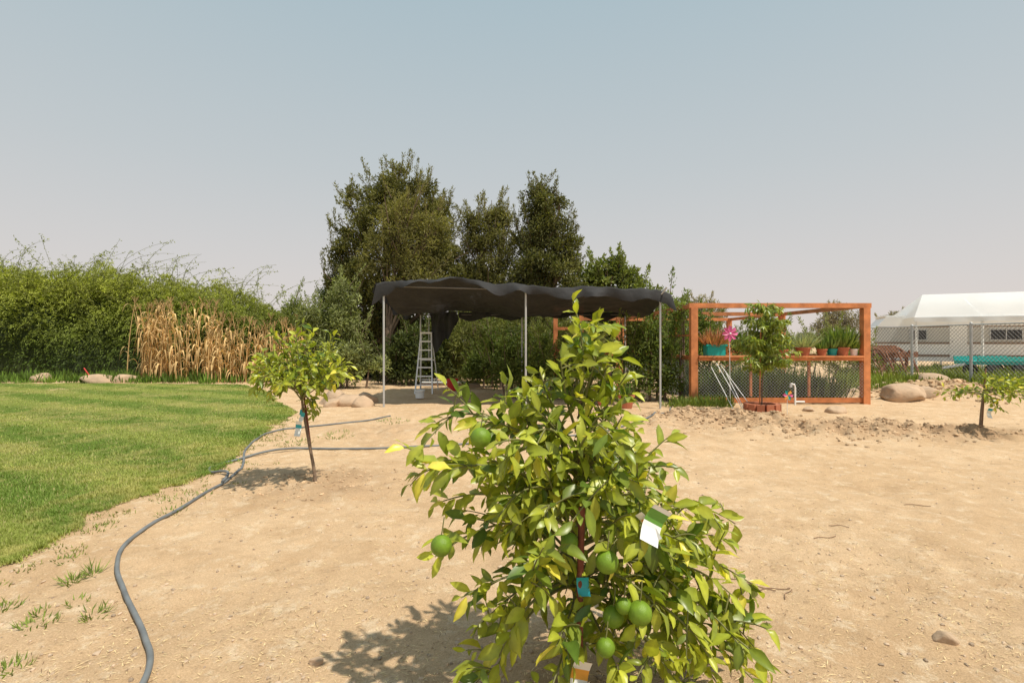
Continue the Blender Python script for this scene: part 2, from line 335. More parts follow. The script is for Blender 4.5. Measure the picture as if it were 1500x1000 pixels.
def rock(x,y,rx,ry,rz,seed,name='rock',sub=3,matr=None):
    b=B(); z=float(gz(x,y)); b.blob((x,y,z+rz*.25),(rx*1.3,ry*1.3,rz*1.3),matr or M_rock,seed,.05,sub,fr=1.2,rough=.01); return b.build(name)
for r in [(2.2,2.6,.05,.035,.035,1),(-.92,2.4,.028,.02,.022,2),(1.05,2.9,.02,.02,.015,4),(-3.75,12.0,.32,.25,.20,5),(-4.3,12.4,.30,.28,.24,6),(-3.35,11.7,.22,.2,.17,7),(-4.15,11.8,.2,.18,.14,8),(-3.6,12.5,.25,.2,.22,17),
          (-14.9,18.5,.50,.4,.24,9),(-14.2,18.8,.4,.4,.2,12),(-17.4,19.0,.35,.3,.24,10),(6.7,10.6,.17,.13,.12,14),(6.3,10.9,.12,.1,.07,15)]:
    rock(*r)
rock(9.95,13.0,.50,.40,.26,21,'boulder',4); rock(13.6,16.6,.45,.35,.30,23,'boulder'); rock(10.75,13.3,.35,.25,.16,24,'boulder')

def spline(pts,n=14):
    pts=np.array(pts,float); p=np.vstack([2*pts[0]-pts[1],pts,2*pts[-1]-pts[-2]]); o=[]
    for i in range(1,len(p)-2):
        t=np.linspace(0,1,n,endpoint=False)[:,None]; a,b_,c_,d_=p[i-1],p[i],p[i+1],p[i+2]
        o.append(.5*((2*b_)+(-a+c_)*t+(2*a-5*b_+4*c_-d_)*t**2+(-a+3*b_-3*c_+d_)*t**3))
    return np.vstack(o+[p[-2][None]])
b=B()
for pts,lift in (([(-1.5,1.6),(-1.62,2.25),(-1.88,2.62),(-2.3,3.04),(-2.63,3.41),(-2.85,3.81),(-2.94,4.41),(-3.0,5.23),(-3.1,5.8),(-3.28,6.25),(-3.6,6.9),(-3.84,7.6),(-3.9,8.3),(-3.55,8.9),(-2.9,9.3),(-2.4,10.1)],0),
            ([(-3.0,5.3),(-3.12,5.62),(-3.4,5.8),(-3.56,6.05),(-3.52,6.35),(-3.3,6.72),(-2.8,7.0),(-1.53,7.17),(-.5,7.5),(1.2,8.2),(2.18,9.07),(3.0,10.04),(3.6,11.6)],.03)):
    s=spline(pts); z=gz(s[:,0],s[:,1])+.014+lift*np.exp(-((s[:,0]+3.1)/.25)**2)
    z=np.convolve(np.pad(z,3,mode='edge'),np.ones(7)/7,'valid')
    z=np.maximum(z,gz(s[:,0],s[:,1])+.006)
    b.tube(np.column_stack([s,z]),.0145,M_hose,10)
b.build('garden_hose')

# ---------------------------------------------------------------- citrus trees
def bez(p0,p1,p2,n):
    t=np.linspace(0,1,n)[:,None]; return (1-t)**2*p0+2*t*(1-t)*p1+t*t*p2
YG=np.array([.36,.38,.040]); DG=np.array([.085,.145,.020]); LY=np.array([.56,.50,.07])
def leafshoot(b,path,L,W,t0,sp,young=0.3):
    d=np.diff(path,axis=0); sl=np.linalg.norm(d,axis=1); cum=np.concatenate([[0],np.cumsum(sl)]); tot=cum[-1]
    n=max(3,int(tot*(1-t0)/sp)); q=tot*(t0+(1-t0)*(np.arange(n)+rng.random(n)*.5+.4)/n); q=np.minimum(q,tot*.999)
    P=np.stack([np.interp(q,cum,path[:,k]) for k in range(3)],-1)
    idx=np.clip(np.searchsorted(cum,q)-1,0,len(d)-1); T=norm(d[idx])
    a=np.arange(n)*2.4+rng.random()*6+rng.normal(0,.3,n)
    ref=np.tile([.3,.2,1.],(n,1)); A=norm(np.cross(T,ref)); C=np.cross(A,T)
    R=A*np.cos(a)[:,None]+C*np.sin(a)[:,None]
    tipf=(q/tot)[:,None]
    D=norm(T*(.35+.5*tipf)+R*(.95-.4*tipf)+np.array([0,0,-.15])+rng.normal(0,.24,(n,3)))
    N=norm(np.array([.15,-.30,.9])-D*.2+R*.25+T*.35+rng.normal(0,.5,(n,3)))
    ll=L*rng.uniform(.42,1.22,n)*(1-.25*tipf[:,0])
    shootmix=rng.normal(0,.18)
    mixf=np.clip(rng.normal(.30,.27,n)+shootmix+young*tipf[:,0]*.9,0,1)[:,None]
    c=DG*(1-mixf)+YG*mixf; yl=rng.random(n)<.05; c[yl]=LY
    c=c*rng.uniform(.75,1.2,(n,1))
    b.leaf(P+D*.008,D,N,ll,ll*W*rng.uniform(.75,1.25,n),M_leaf,c,rng.uniform(.1,.8,n),rng.uniform(-.1,.6,n))
def fruit(b,c,r,s=0):
    b.tube([(c[0],c[1],c[2]+r*.9),(c[0]+.004,c[1],c[2]+r*1.5),(c[0]+.01,c[1]+.01,c[2]+r*2.6)],.0025,M_twig,5)
    b.blob(c,(r,r,r*1.0),M_fruit,s,.012,3)
def tag(b,c,w,h,rz,tilt,mats):
    nseg=8; R=np.array([math.cos(rz),math.sin(rz),0]); N=np.array([-math.sin(rz),math.cos(rz),0]); 
    up=np.array([math.sin(tilt)*R[0],math.sin(tilt)*R[1],math.cos(tilt)]); ri=np.cross(N,up)*-1
    for k in range(nseg):
        vs=[]
        for t in (k/nseg,(k+1)/nseg):
            for sx in (-.5,.5): vs.append(np.array(c)+up*h*(t-.5)+ri*w*sx+N*.25*h*math.sin(t*2.8)+N*.012*sx)
        b.add([vs[0],vs[1],vs[3],vs[2]],[[0,1,2,3]],mats[min(len(mats)-1,k*len(mats)//nseg)])

b=B()
trunk=np.array([[.30,2.24,-.03],[.31,2.25,.15],[.295,2.26,.35],[.30,2.25,.6],[.285,2.24,.85],[.29,2.22,1.1],[.30,2.22,1.32]])
b.tube(spline(trunk,5),np.interp(np.linspace(0,1,31),[0,1],[.02,.006]),M_bark,8)
tips=[(.26,2.2,1.67,1.25),(.31,2.25,1.56,1.2),(.36,2.15,1.46,1.15),(.45,2.25,1.53,1.1),(.12,2.2,1.37,1.0),(.03,2.1,1.28,.95),(-.05,2.25,1.24,.9),(.48,2.1,1.38,1.05),(.2,2.1,1.42,1.1),(.37,2.3,1.6,1.2),
(-.16,2.1,1.17,.85),(-.34,2.2,1.14,.8),(-.40,2.1,.95,.75),(-.25,1.98,1.0,.75),(-.36,2.35,.75,.65),(-.30,2.0,.66,.6),(-.2,2.0,.5,.5),(-.14,2.1,.33,.45),(-.1,2.0,.15,.42),(-.05,1.95,.3,.45),
(.51,2.2,1.28,.95),(.44,2.05,1.2,.9),(.58,2.1,.98,.8),(.55,2.4,1.1,.8),(.80,2.2,.80,.6),(.98,2.25,.70,.55),(.66,2.0,.72,.6),(.93,2.1,.43,.5),(1.03,2.2,.46,.45),(1.0,2.1,.24,.42),(1.0,2.0,.12,.4),(.83,1.95,.12,.4),(.65,1.9,.18,.4),(.72,2.0,.45,.5),(.55,1.9,.5,.5),
(.1,1.85,.12,.35),(.16,1.85,.4,.45),(.05,1.85,.62,.6),(.12,1.9,.85,.7),(.36,1.9,.98,.8),(.46,1.88,.75,.65),(.35,1.95,1.2,.9),(-.05,1.9,.85,.7),(.2,2.6,.9,.6),(.5,2.6,.7,.5),(0,2.6,.6,.5),(.7,2.55,.5,.45),(-.1,2.55,.9,.6),(.3,2.6,.3,.4),(.20,2.05,1.05,.8),(.52,1.95,.9,.7),(-.12,2.25,.62,.5),(.85,2.4,.6,.5),(.42,1.88,.2,.35),(.9,2.0,.3,.45),(.76,1.95,.28,.45),(.62,2.3,.3,.4),(-.02,1.95,1.05,.85),(.14,2.5,1.2,.9),(.45,2.5,1.0,.8),(.2,2.35,.35,.3),(.6,2.5,.9,.6),(-.25,2.4,.95,.7)]
for (x,y_,z,zo) in tips:
    k=np.interp(zo,trunk[:,2],np.arange(len(trunk))); p0=np.array([np.interp(k,np.arange(len(trunk)),trunk[:,j]) for j in range(3)])
    p2=np.array([x,y_,z]); p1=(p0+p2)/2+np.array([0,0,.08+.22*abs(x-.3)])+rng.normal(0,.06,3)
    if z>1.3: p1=(p0+p2)/2+rng.normal(0,.025,3)
    path=bez(p0,p1,p2,14); b.tube(path,np.linspace(.008,.0025,14),M_twig,6)
    leafshoot(b,path,.122,.40,.32,.019,.7)
    nb=rng.integers(3,8) if z<1.25 else 3
    for s in range(nb):
        kk=rng.integers(4,13); q=path[kk]; dd=norm(path[min(kk+1,13)]-path[kk-1])*.35+rng.normal(0,.6,3)+np.array([0,0,.25]); dd=norm(dd)
        l=rng.uniform(.08,.24)*(0.6 if z>1.2 else 1); tw=bez(q,q+dd*l*.5+np.array([0,0,.01]),q+dd*l+np.array([0,0,-.02]),7)
        b.tube(tw,np.linspace(.004,.002,7),M_twig,5); leafshoot(b,tw,.112,.42,.15,.021,.55)
for (x,y_,z,r,s) in [(-.120,1.97,1.13,.040,1),(-.265,1.92,.735,.040,2),(.345,1.86,.70,.042,3),(.22,1.96,.735,.034,4),(.465,1.86,.515,.043,5),(.38,1.92,.47,.040,6),(.34,1.86,.39,.034,7),(.02,2.05,1.0,.03,9),(.41,1.88,.53,.03,10)]:
    fruit(b,(x,y_,z),r,s)
b.tube([(.262,2.0,-.1),(.264,1.99,.5),(.27,1.98,.86)],.013,M_stake,8)
tag(b,(.51,1.80,.85),.07,.13,.2,.5,[M_white,M_white,M_white,M_tagg,M_tagg,M_white])
tag(b,(.485,1.82,.84),.03,.11,-.3,-.7,[M_white,M_tago,M_white])
tag(b,(.275,1.96,.56),.045,.07,.1,-.1,[M_tagb])
tag(b,(.262,1.93,.20),.065,.17,.1,.15,[M_white,M_white,M_tago,M_white]); 
tag(b,(.30,1.94,.12),.05,.17,.8,-.2,[M_white])
b.build('citrus_tree')

def small_citrus(trunkpts,c,r,ntips,leafL,name='citrus_tree',extra=None,yl=.6,sp=.03,tw_=3):
    b=B(); tr=np.array(trunkpts,float); b.tube(spline(tr,5),np.linspace(.02,.01,(len(tr)-1)*5+1),M_bark,7)
    for i in range(ntips):
        d=norm(rng.normal(size=3)); d[2]=abs(d[2])*1.0-.35 if rng.random()<.8 else d[2]; d=norm(d)
        p2=np.array(c)+d*np.array(r)*rng.uniform(.75,1.2); p0=tr[-1]+(tr[-2]-tr[-1])*rng.random()*.8
        p1=(p0+p2)/2+np.array([0,0,.08])
        path=bez(p0,p1,p2,9); b.tube(path,np.linspace(.007,.002,9),M_twig,5); leafshoot(b,path,leafL,.42,.35,sp,yl)
        for s in range(tw_):
            q=path[rng.integers(4,8)]; dd=norm(rng.normal(0,1,3)+np.array([0,0,.6])); l=rng.uniform(.08,.18); tw=bez(q,q+dd*l*.5,q+dd*l-np.array([0,0,.02]),5)
            b.tube(tw,.002,M_twig,4); leafshoot(b,tw,leafL,.42,.1,sp,yl)
    if extra: extra(b)
    return b.build(name)
def ex1(b):
    b.tube([(-2.02,5.28,-.05),(-2.16,5.24,1.2)],.012,M_stake,6)
    tag(b,(-2.16,5.16,.62),.06,.15,.2,.1,[M_white,M_white,M_tagb,M_white]); tag(b,(-2.12,5.16,.74),.04,.09,.2,.3,[M_white,M_tagb])
    b.tube([(-2.16,5.25,.75),(-2.15,5.25,.80)],.022,M_tagb,8)
small_citrus([(-1.99,5.2,-.03),(-2.02,5.22,.2),(-2.08,5.23,.5),(-2.14,5.23,.85),(-2.15,5.22,1.05)],(-2.16,5.22,1.17),(.52,.45,.47),50,.112,extra=ex1)
def ex2(b):
    b.tube([(7.38,8.05,-.05),(7.45,8.05,1.08)],.009,M_wood2,6)
    tag(b,(7.47,7.98,.38),.07,.15,.1,.2,[M_white,M_white,M_tagb])
small_citrus([(7.36,8.05,-.03),(7.37,8.05,.3),(7.4,8.05,.6),(7.42,8.05,.75)],(7.43,8.05,.68),(.56,.45,.28),26,.10,extra=ex2,sp=.035)

# ---------------------------------------------------------------- large trees / shrubs
def crown(b,blobs,y0,L,W,cA,cB,dens=1.0,m=None,sub=1.0,shoots=0,up=.3,ydep=1.0):
    cA=np.array(cA)*1.28; cB=np.array(cB)*1.28
    for bl in blobs:
        x,z,r=bl[:3]; yo=bl[3] if len(bl)>3 else 0
        k=int(20*r*r*sub)+6
        d=norm(rng.normal(size=(k,3))); cen=np.array([x,y0+yo,z])+d*(r*(.35+.65*rng.random((k,1))))*np.array([1,ydep,1])
        for c in cen:
            rs=rng.uniform(.2,.46)*min(1,.45+.5*r); n=int(dens*950*rs*rs*(.16/L)**1.3)+10
            br=rng.uniform(.6,1.3)
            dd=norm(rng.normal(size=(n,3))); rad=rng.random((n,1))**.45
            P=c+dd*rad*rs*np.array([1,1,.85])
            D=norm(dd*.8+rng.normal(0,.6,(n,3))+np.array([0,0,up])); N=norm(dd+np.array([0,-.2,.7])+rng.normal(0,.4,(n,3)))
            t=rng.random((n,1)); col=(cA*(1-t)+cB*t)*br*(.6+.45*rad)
            b.qleaf(P,D,N,L*rng.uniform(.6,1.3,n),W*rng.uniform(.7,1.2,n),m or M_fol,col)
        for s in range(int(shoots*r)):
            a=rng.random()*6.28; p=np.array([x+math.cos(a)*r*.7,y0+yo+math.sin(a)*r*.5,z+r*.75*rng.uniform(.2,1)])
            l=rng.uniform(.35,1.05); dr=norm(np.array([math.cos(a)*.35,math.sin(a)*.2,1])+rng.normal(0,.15,3))
            q=bez(p,p+dr*l*.6,p+dr*l+np.array([math.cos(a)*.12,0,0]),5); b.tube(q,np.linspace(.012,.004,5),M_bark,4,cap=False)
            n=int(75*l); t=rng.random(n)[:,None]; P=p+dr*l*t+rng.normal(0,.06,(n,3))*(1.3-t)
            b.qleaf(P,norm(dr+rng.normal(0,.5,(n,3))),rng.normal(size=(n,3)),L*.8,W*.7,m or M_fol,(cA*.5+cB*.5)*rng.uniform(.8,1.3,(n,1)))
def limbs(b,base,blobs,y0,r0=.25):
    base=np.array(base,float); top=base+np.array([0,0,2.0])
    b.tube(np.array([base-[0,0,.1],base+[.05,0,.8],top]),[r0*1.2,r0,r0*.85],M_bark,10)
    for bl in blobs:
        p=np.array([bl[0],y0+(bl[3] if len(bl)>3 else 0),bl[1]]); o=top-[0,0,rng.random()*.8]
        q=bez(o,o*.5+p*.5+rng.normal(0,.2,3)+[0,0,-.2],p,8); b.tube(q,np.linspace(r0*.5,.03,8),M_bark,6,cap=False)
        for _ in range(5):
            e=p+rng.normal(0,bl[2]*.5,3); b.tube(bez(q[5],(q[5]+e)/2,e,5),np.linspace(.04,.01,5),M_bark,4,cap=False)
OA=(.082,.086,.026); OB=(.185,.175,.055)
T1=[(-4.7,7.75,.8),(-5.2,7.3,.75),(-6.1,6.7,.8),(-4.1,7.1,1.05),(-5.1,5.9,1.5),(-3.3,6.2,1.0),(-2.9,6.7,.5),(-3.6,4.8,1.4,-.3),(-6.6,5.6,.55),(-6.7,4.8,.8),(-5.8,4.0,1.3),(-7.0,3.8,.6),(-6.4,2.6,1.1),(-5.2,3.0,1.3),(-4.2,3.2,1.4),(-6.5,1.2,1.0),(-2.9,5.2,.9,-.3),(-2.6,3.8,1.0),(-5.0,1.5,1.0),(-3.6,1.5,1.0)]
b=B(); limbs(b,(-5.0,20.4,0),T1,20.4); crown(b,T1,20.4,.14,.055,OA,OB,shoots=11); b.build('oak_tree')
T1b=[(-4.3,5.6,1.0,0),(-3.6,5.0,1.1,0),(-4.6,4.4,1.1,0),(-3.2,3.9,1.0,0),(-4.0,6.3,.7,0),(-3.0,5.9,.6)]
b=B(); limbs(b,(-4.6,18.9,0),T1b,18.9,.10); crown(b,T1b,18.9,.17,.038,(.15,.145,.045),(.25,.225,.08),shoots=8,dens=.8); b.build('willow_tree')
T2=[(-.93,6.75,.55),(-1.45,6.2,.5),(-1.3,5.7,.9),(-.45,5.7,.85),(-1.0,4.5,1.2),(-1.9,4.6,.9),(-.3,6.4,.4),(-1.0,3.2,1.3),(-1.8,2.4,1.0),(-.2,2.2,1.0)]
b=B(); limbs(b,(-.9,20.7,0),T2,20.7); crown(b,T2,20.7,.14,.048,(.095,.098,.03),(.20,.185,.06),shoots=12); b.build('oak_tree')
T3=[(1.05,7.6,.4),(1.2,7.1,.6),(1.2,6.4,.9),(1.85,5.8,.8),(.85,5.6,.9),(2.05,4.9,.85),(1.3,4.6,1.3),(.4,4.3,.9),(1.8,3.6,1.1),(1.9,6.9,.35),(.8,3.0,1.1),(1.4,1.8,1.1)]
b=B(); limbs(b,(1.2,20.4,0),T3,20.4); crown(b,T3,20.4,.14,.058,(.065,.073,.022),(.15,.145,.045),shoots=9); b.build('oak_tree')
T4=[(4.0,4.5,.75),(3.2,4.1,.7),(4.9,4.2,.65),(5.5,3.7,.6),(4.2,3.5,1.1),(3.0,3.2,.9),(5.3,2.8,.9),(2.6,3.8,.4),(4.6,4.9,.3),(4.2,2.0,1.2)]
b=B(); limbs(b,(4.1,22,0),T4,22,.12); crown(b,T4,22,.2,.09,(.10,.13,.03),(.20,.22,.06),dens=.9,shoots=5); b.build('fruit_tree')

def shrub(name,blobs,y0,L,W,cA,cB,shoots=4,dens=1,base=None):
    b=B()
    for bl in blobs[:6]:
        b.tube([(bl[0]*.9+blobs[0][0]*.1,y0,-.05),(bl[0],y0,bl[1])],[.04,.015],M_bark,5)
    crown(b,blobs,y0,L,W,cA,cB,shoots=shoots,dens=dens); return b.build(name)
shrub('olive_shrub',[(-5.9,2.0,.9),(-5.5,2.9,.55),(-6.3,1.2,.8),(-5.3,1.3,.75),(-4.6,.9,.5),(-6.6,2.2,.5),(-5.8,.6,.8)],16.6,.12,.05,(.13,.15,.055),(.27,.29,.12),7)
shrub('olive_shrub',[(-8.0,2.3,.8),(-7.5,3.1,.5),(-8.1,1.2,.8),(-7.3,1.2,.7),(-7.7,.6,.8),(-8.8,2.9,.5)],20.6,.12,.05,(.13,.16,.04),(.25,.28,.08),7)
ug=[]
for x in np.arange(-7.5,6.5,.9): ug+= [(x,rng.uniform(1.3,2.0),.9,rng.uniform(-.5,.5)),(x+.4,.5,.8,rng.uniform(-.5,.5))]
shrub('undergrowth',ug,22.5,.24,.11,(.05,.065,.02),(.12,.14,.04),3,.8)
shrub('undergrowth',[(-3.7,.6,.7),(-3.1,.7,.7),(-2.6,.5,.6),(-3.4,1.4,.6),(-2.7,1.4,.6),(-4.1,1.2,.6),(-4.2,.5,.6)],18.0,.16,.06,(.04,.055,.016),(.11,.13,.035),4,.9)
shrub('bamboo_shrub',[(-2.2,1.7,.8),(-1.3,1.5,.9),(-.4,1.8,.9),(.6,1.6,.9),(-1.8,.7,.8),(-.8,.6,.8),(.2,.7,.9),(1.2,.8,.9),(2.0,1.5,.9),(2.6,.8,.8)],18.2,.2,.035,(.10,.12,.03),(.21,.21,.06),10)
shrub('tomato_plants',[(-.9,.7,.55),(-.3,1.1,.6),(.3,.8,.6),(-.6,1.5,.4),(.1,1.5,.35),(.9,.8,.55),(1.0,1.4,.4),(-1.3,.5,.4)],16.4,.12,.05,(.06,.09,.02),(.15,.18,.04),7,dens=.8)
shrub('garden_shrub',[(3.2,1.25,.45),(3.7,.9,.5),(3.1,.6,.5),(3.9,.4,.4),(3.5,1.7,.35),(2.8,1.2,.35),(3.9,1.35,.3)],12.9,.11,.045,(.06,.09,.02),(.16,.20,.04),6,dens=.9)
shrub('garden_shrub',[(1.2,.7,.5),(.7,1.0,.45),(1.7,.6,.5),(1.9,1.2,.4),(.3,.5,.4),(-.3,.6,.4)],13.5,.12,.05,(.06,.09,.02),(.16,.20,.04),5,dens=.8)
shrub('garden_shrub',[(4.8,1.7,.5),(5.2,.7,.6),(6.3,.6,.6),(7.4,.6,.6),(4.9,1.1,.6),(5.9,1.3,.4),(7.7,1.3,.4),(6.8,1.5,.3),(5.6,1.9,.4)],15.2,.13,.05,(.07,.11,.022),(.18,.22,.05),6,dens=.9)
# vine climbing over the left side of the enclosure
shrub('climbing_vine',[(4.35,2.2,.28,0),(4.4,2.35,.3,1.2),(4.4,1.8,.3,.6),(4.35,2.3,.3,2.6),(4.3,1.6,.35,2.0)],13.1,.11,.05,(.08,.12,.025),(.2,.24,.05),10,dens=.6)
shrub('fruit_tree',[(6.2,3.0,.7),(7.2,2.6,.6),(5.4,2.6,.7),(8.6,2.3,.5),(6.5,1.8,1.0),(8.3,1.4,.9),(9.5,1.3,.8)],22.5,.18,.07,(.11,.13,.035),(.21,.23,.06),6,dens=.8)
shrub('garden_shrub',[(9.6,.8,.7),(10.4,1.1,.7),(11.4,.8,.7),(12.3,1.3,.7),(13.2,.8,.6),(14,.9,.6),(12.9,1.7,.4),(10.9,1.6,.4)],20.5,.14,.05,(.13,.15,.045),(.25,.26,.09),5,dens=.8)
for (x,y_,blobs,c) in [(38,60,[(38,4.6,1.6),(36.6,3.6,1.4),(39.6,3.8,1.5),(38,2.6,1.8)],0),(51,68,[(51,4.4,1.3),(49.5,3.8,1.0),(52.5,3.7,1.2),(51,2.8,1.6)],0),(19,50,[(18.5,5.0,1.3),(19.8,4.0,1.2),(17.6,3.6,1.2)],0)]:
    b=B(); limbs(b,(x,y_,0),blobs,y_,.25); crown(b,blobs,y_,.35,.1,(.20,.18,.15),(.28,.25,.20),dens=.5,shoots=2,sub=.7); b.build('distant_tree')  # atmospheric haze is put into these pale tree colours, no volume
b=B()
for k in range(60):
    x=rng.uniform(-120,170); yy_=rng.uniform(130,160); crown(b,[(x,rng.uniform(1,2.5),rng.uniform(2,3.2))],yy_,1.1,.6,(.24,.24,.22),(.31,.31,.29),dens=1.2,sub=.25)  # greyed foliage colour stands in for haze at the horizon
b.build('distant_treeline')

# hedge
b=B()
def hh_(x): return np.interp(x,[-36,-22,-19,-16,-13.5,-11.5,-9.8,-8.8],[4.4,4.4,4.4,4.0,3.7,3.2,2.7,1.5])
M_hcore=mat('hedge_core',(.035,.05,.014),1,var=.4,vscale=3)
hx=np.linspace(-36,-9.2,60); th=np.linspace(0,math.pi,14); HX,TH=np.meshgrid(hx,th,indexing='ij')
def hp(x,t,s=1):
    bump=(vn(x,t*2,.8,51)-.5)*1.0+(vn(x,t*3,2.2,52)-.5)*.7
    r=s*(1+bump*.30); return np.stack([x,23.2-2.3*np.sign(np.cos(t))*np.abs(np.cos(t))**.6*r,hh_(x)*np.sin(t)**.6*r],-1)
v=hp(HX,TH,.86); i=np.arange(59)[:,None]*14+np.arange(13)[None,:]
b.add(v.reshape(-1,3),np.stack([i,i+1,i+15,i+14],-1).reshape(-1,4),M_hcore,None,True)
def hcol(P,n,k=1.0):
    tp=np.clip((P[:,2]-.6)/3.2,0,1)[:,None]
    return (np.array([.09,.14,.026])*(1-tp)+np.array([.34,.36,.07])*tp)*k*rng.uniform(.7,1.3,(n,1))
n=60000; x=rng.uniform(-34,-9,n); t=rng.random(n)*math.pi*.72; s=rng.uniform(.86,1.02,n); P=hp(x,t,s)
cl=(vn(x*1.0,t*3.2,3.0,53)*.6+vn(x,t*3,8,54)*.4)
P+=rng.normal(0,.07,(n,3)); out=norm(np.stack([0*x,P[:,1]-23.2,P[:,2]-1.2],-1))
D=norm(out*.6+rng.normal(0,.5,(n,3))+np.array([0,0,-.3])); N=norm(out+np.array([0,0,.5])+rng.normal(0,.4,(n,3)))
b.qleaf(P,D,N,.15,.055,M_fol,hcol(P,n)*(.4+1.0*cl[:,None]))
ns=4200; pl=26; x=rng.uniform(-33,-9,ns); t=rng.random(ns)**.8*math.pi*.62+.15; p=hp(x,t,rng.uniform(.88,1.0,ns))
out=norm(np.stack([0*x,p[:,1]-23.2,p[:,2]-1.2],-1)); l=rng.uniform(.4,1.45,ns)[:,None]
d=norm(out*.8+np.array([0,0,.35])+rng.normal(0,.45,(ns,3)))
tt=rng.random((ns,pl,1)); Q=p[:,None]+d[:,None]*l[:,None]*tt+np.array([0,0,-1.])*(l[:,None]*tt*tt*rng.uniform(.4,1.1,(ns,1,1)))+rng.normal(0,.025,(ns,pl,3))
Dd=norm(d[:,None]+np.array([0,0,-1.6])*tt+rng.normal(0,.5,(ns,pl,3))); Q=Q.reshape(-1,3); Dd=Dd.reshape(-1,3); m_=len(Q)
br=np.repeat(rng.uniform(.5,1.5,(ns,1)),pl,0)
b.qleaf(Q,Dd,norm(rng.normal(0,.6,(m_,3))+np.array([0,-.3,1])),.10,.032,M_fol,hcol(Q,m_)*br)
for k in range(420):
    x=rng.uniform(-33,-9.2); t=rng.uniform(.6,1.9); p=hp(np.array(x),np.array(t),.97); l=rng.uniform(.6,2.5)
    d=norm(np.array([rng.normal(.3,.7),-.35*rng.random(),rng.uniform(.25,.9)])); e=p+d*l+np.array([rng.normal(.25,.35)*l,-.2,-.4*l*rng.random()])
    q=bez(p,p+d*l*.8,e,9); b.tube(q,np.linspace(.010,.004,9),M_twig,4,cap=False)
    m_=int(16*l*rng.uniform(.3,1.6)); tt=rng.random(m_)**1.2; Q=np.stack([np.interp(tt,np.linspace(0,1,9),q[:,j]) for j in range(3)],-1)+rng.normal(0,.03,(m_,3))
    b.qleaf(Q,rng.normal(size=(m_,3)),rng.normal(size=(m_,3)),.10,.035,M_fol,np.array([.27,.30,.07])*rng.uniform(.6,1.2,(m_,1)))
b.build('hedge')

# dry corn
b=B()
def corn(x,y_,h):
    col=np.array([.80,.56,.27])*rng.uniform(.7,1.12); lx_,ly_=rng.normal(0,.12,2)
    pts=np.array([[x+lx_*h*t*t,y_+ly_*h*t*t,h*t] for t in np.linspace(0,1,7)]); b.tube(pts,np.linspace(.022,.009,7),M_dry,5,col=col,cap=False)
    for k in range(rng.integers(6,10)):
        t=rng.uniform(.15,.95); p=np.array([np.interp(t,np.linspace(0,1,7),pts[:,j]) for j in range(3)]); a=rng.random()*6.28; l=rng.uniform(.35,.85)
        r=np.array([math.cos(a),math.sin(a),0]); q=bez(p,p+r*l*.35+np.array([0,0,l*.45]),p+r*l*.5+np.array([0,0,-l*rng.uniform(.1,.9)]),6)
        s=np.array([-math.sin(a),math.cos(a),0]); w=np.array([.3,.9,1,.8,.5,.05])*.032
        v=np.stack([q-s*w[:,None]+[0,0,.01],q+s*w[:,None]],1).reshape(-1,3)
        b.add(v,[[2*i,2*i+1,2*i+3,2*i+2] for i in range(5)],M_dry,col*rng.uniform(.75,1.2),True)
    for k in range(6):
        a=rng.random()*6.28; r=np.array([math.cos(a)*.12,math.sin(a)*.12,.28]); p=pts[-1]; b.tube(np.array([p,p+r*.6,p+r+[0,0,-.03]]),.009,M_dry,3,col=col*.8,cap=False)
for k in range(66): corn(rng.uniform(-14.4,-11.3),rng.uniform(18.9,20.5),rng.uniform(1.9,2.95))
for k in range(60): corn(rng.uniform(-11.3,-7.7),rng.uniform(18.6,19.6),rng.uniform(1.3,2.4))
b.build('corn_plants')

# ---------------------------------------------------------------- shade canopy
emp=bpy.data.objects.new('shade_canopy',None); scene.collection.objects.link(emp)
b=B()
for (x,y_,h) in [(-2.88,11.5,2.74),(.31,11.55,2.66),(3.33,11.5,2.58),(-2.75,15.4,2.3),(.3,15.4,2.3),(3.4,15.4,2.3)]:
    b.tube([(x,y_,-.1),(x,y_,h)],.024,M_metal,8)
for (p,q) in [((-2.88,11.5,2.74),(.31,11.55,2.66)),((.31,11.55,2.66),(3.33,11.5,2.58)),((-2.75,15.4,2.3),(3.4,15.4,2.3)),((-2.88,11.5,2.7),(-2.75,15.4,2.3)),((.31,11.55,2.64),(.3,15.4,2.3)),((3.33,11.5,2.56),(3.4,15.4,2.3))]:
    b.tube([p,q],.016,M_wire,8)
b.tube([(3.3,11.45,2.5),(3.42,11.3,2.7)],.02,M_metal,6); b.tube([(-2.5,15.4,1.0),(-2.5,15.4,2.3)],.015,M_metal,6)
b.build('frame',emp)
b=B(); nu,nv=140,70
u=np.linspace(0,1,nu); vv=np.linspace(-.16,1,nv); U,V=np.meshgrid(u,vv,indexing='ij')
xf=-3.02+6.55*U
fz=np.interp(U,[0,.03,.12,.27,.33,.40,.48,.6,.72,.85,.96,1],[2.80,2.86,2.86,2.94,2.90,2.78,2.82,2.72,2.74,2.68,2.68,2.60])
drop=np.interp(U,[0,.02,.06,.14,.24,.30,.36,.42,.55,.66,.75,.88,.96,1],[.50,.45,.14,.08,.05,.08,.14,.24,.20,.30,.20,.28,.24,.46])
r=np.clip(V,0,1); fl=np.clip(-V/.16,0,1)
bz=2.34+.07*np.sin(U*9)
sag=-.18*np.sin(np.pi*r)*(1+.6*np.sin(U*math.pi*4+1))-.05*np.sin(U*38+r*3)*np.sin(np.pi*r)
Zc=fz*(1-r)+bz*r+sag-drop*fl+.04*(vn(U*20,V*14,1,61)-.5)+.03*(vn(U*60,V*20,1,62)-.5)+.03*fl*np.sin(U*57)
Yc=11.42+4.1*r-.05*np.sin(fl*1.6)+.05*fl*(np.sin(U*48)+np.sin(U*71+2)*.6)+.05*fl*np.sin(U*23+1)
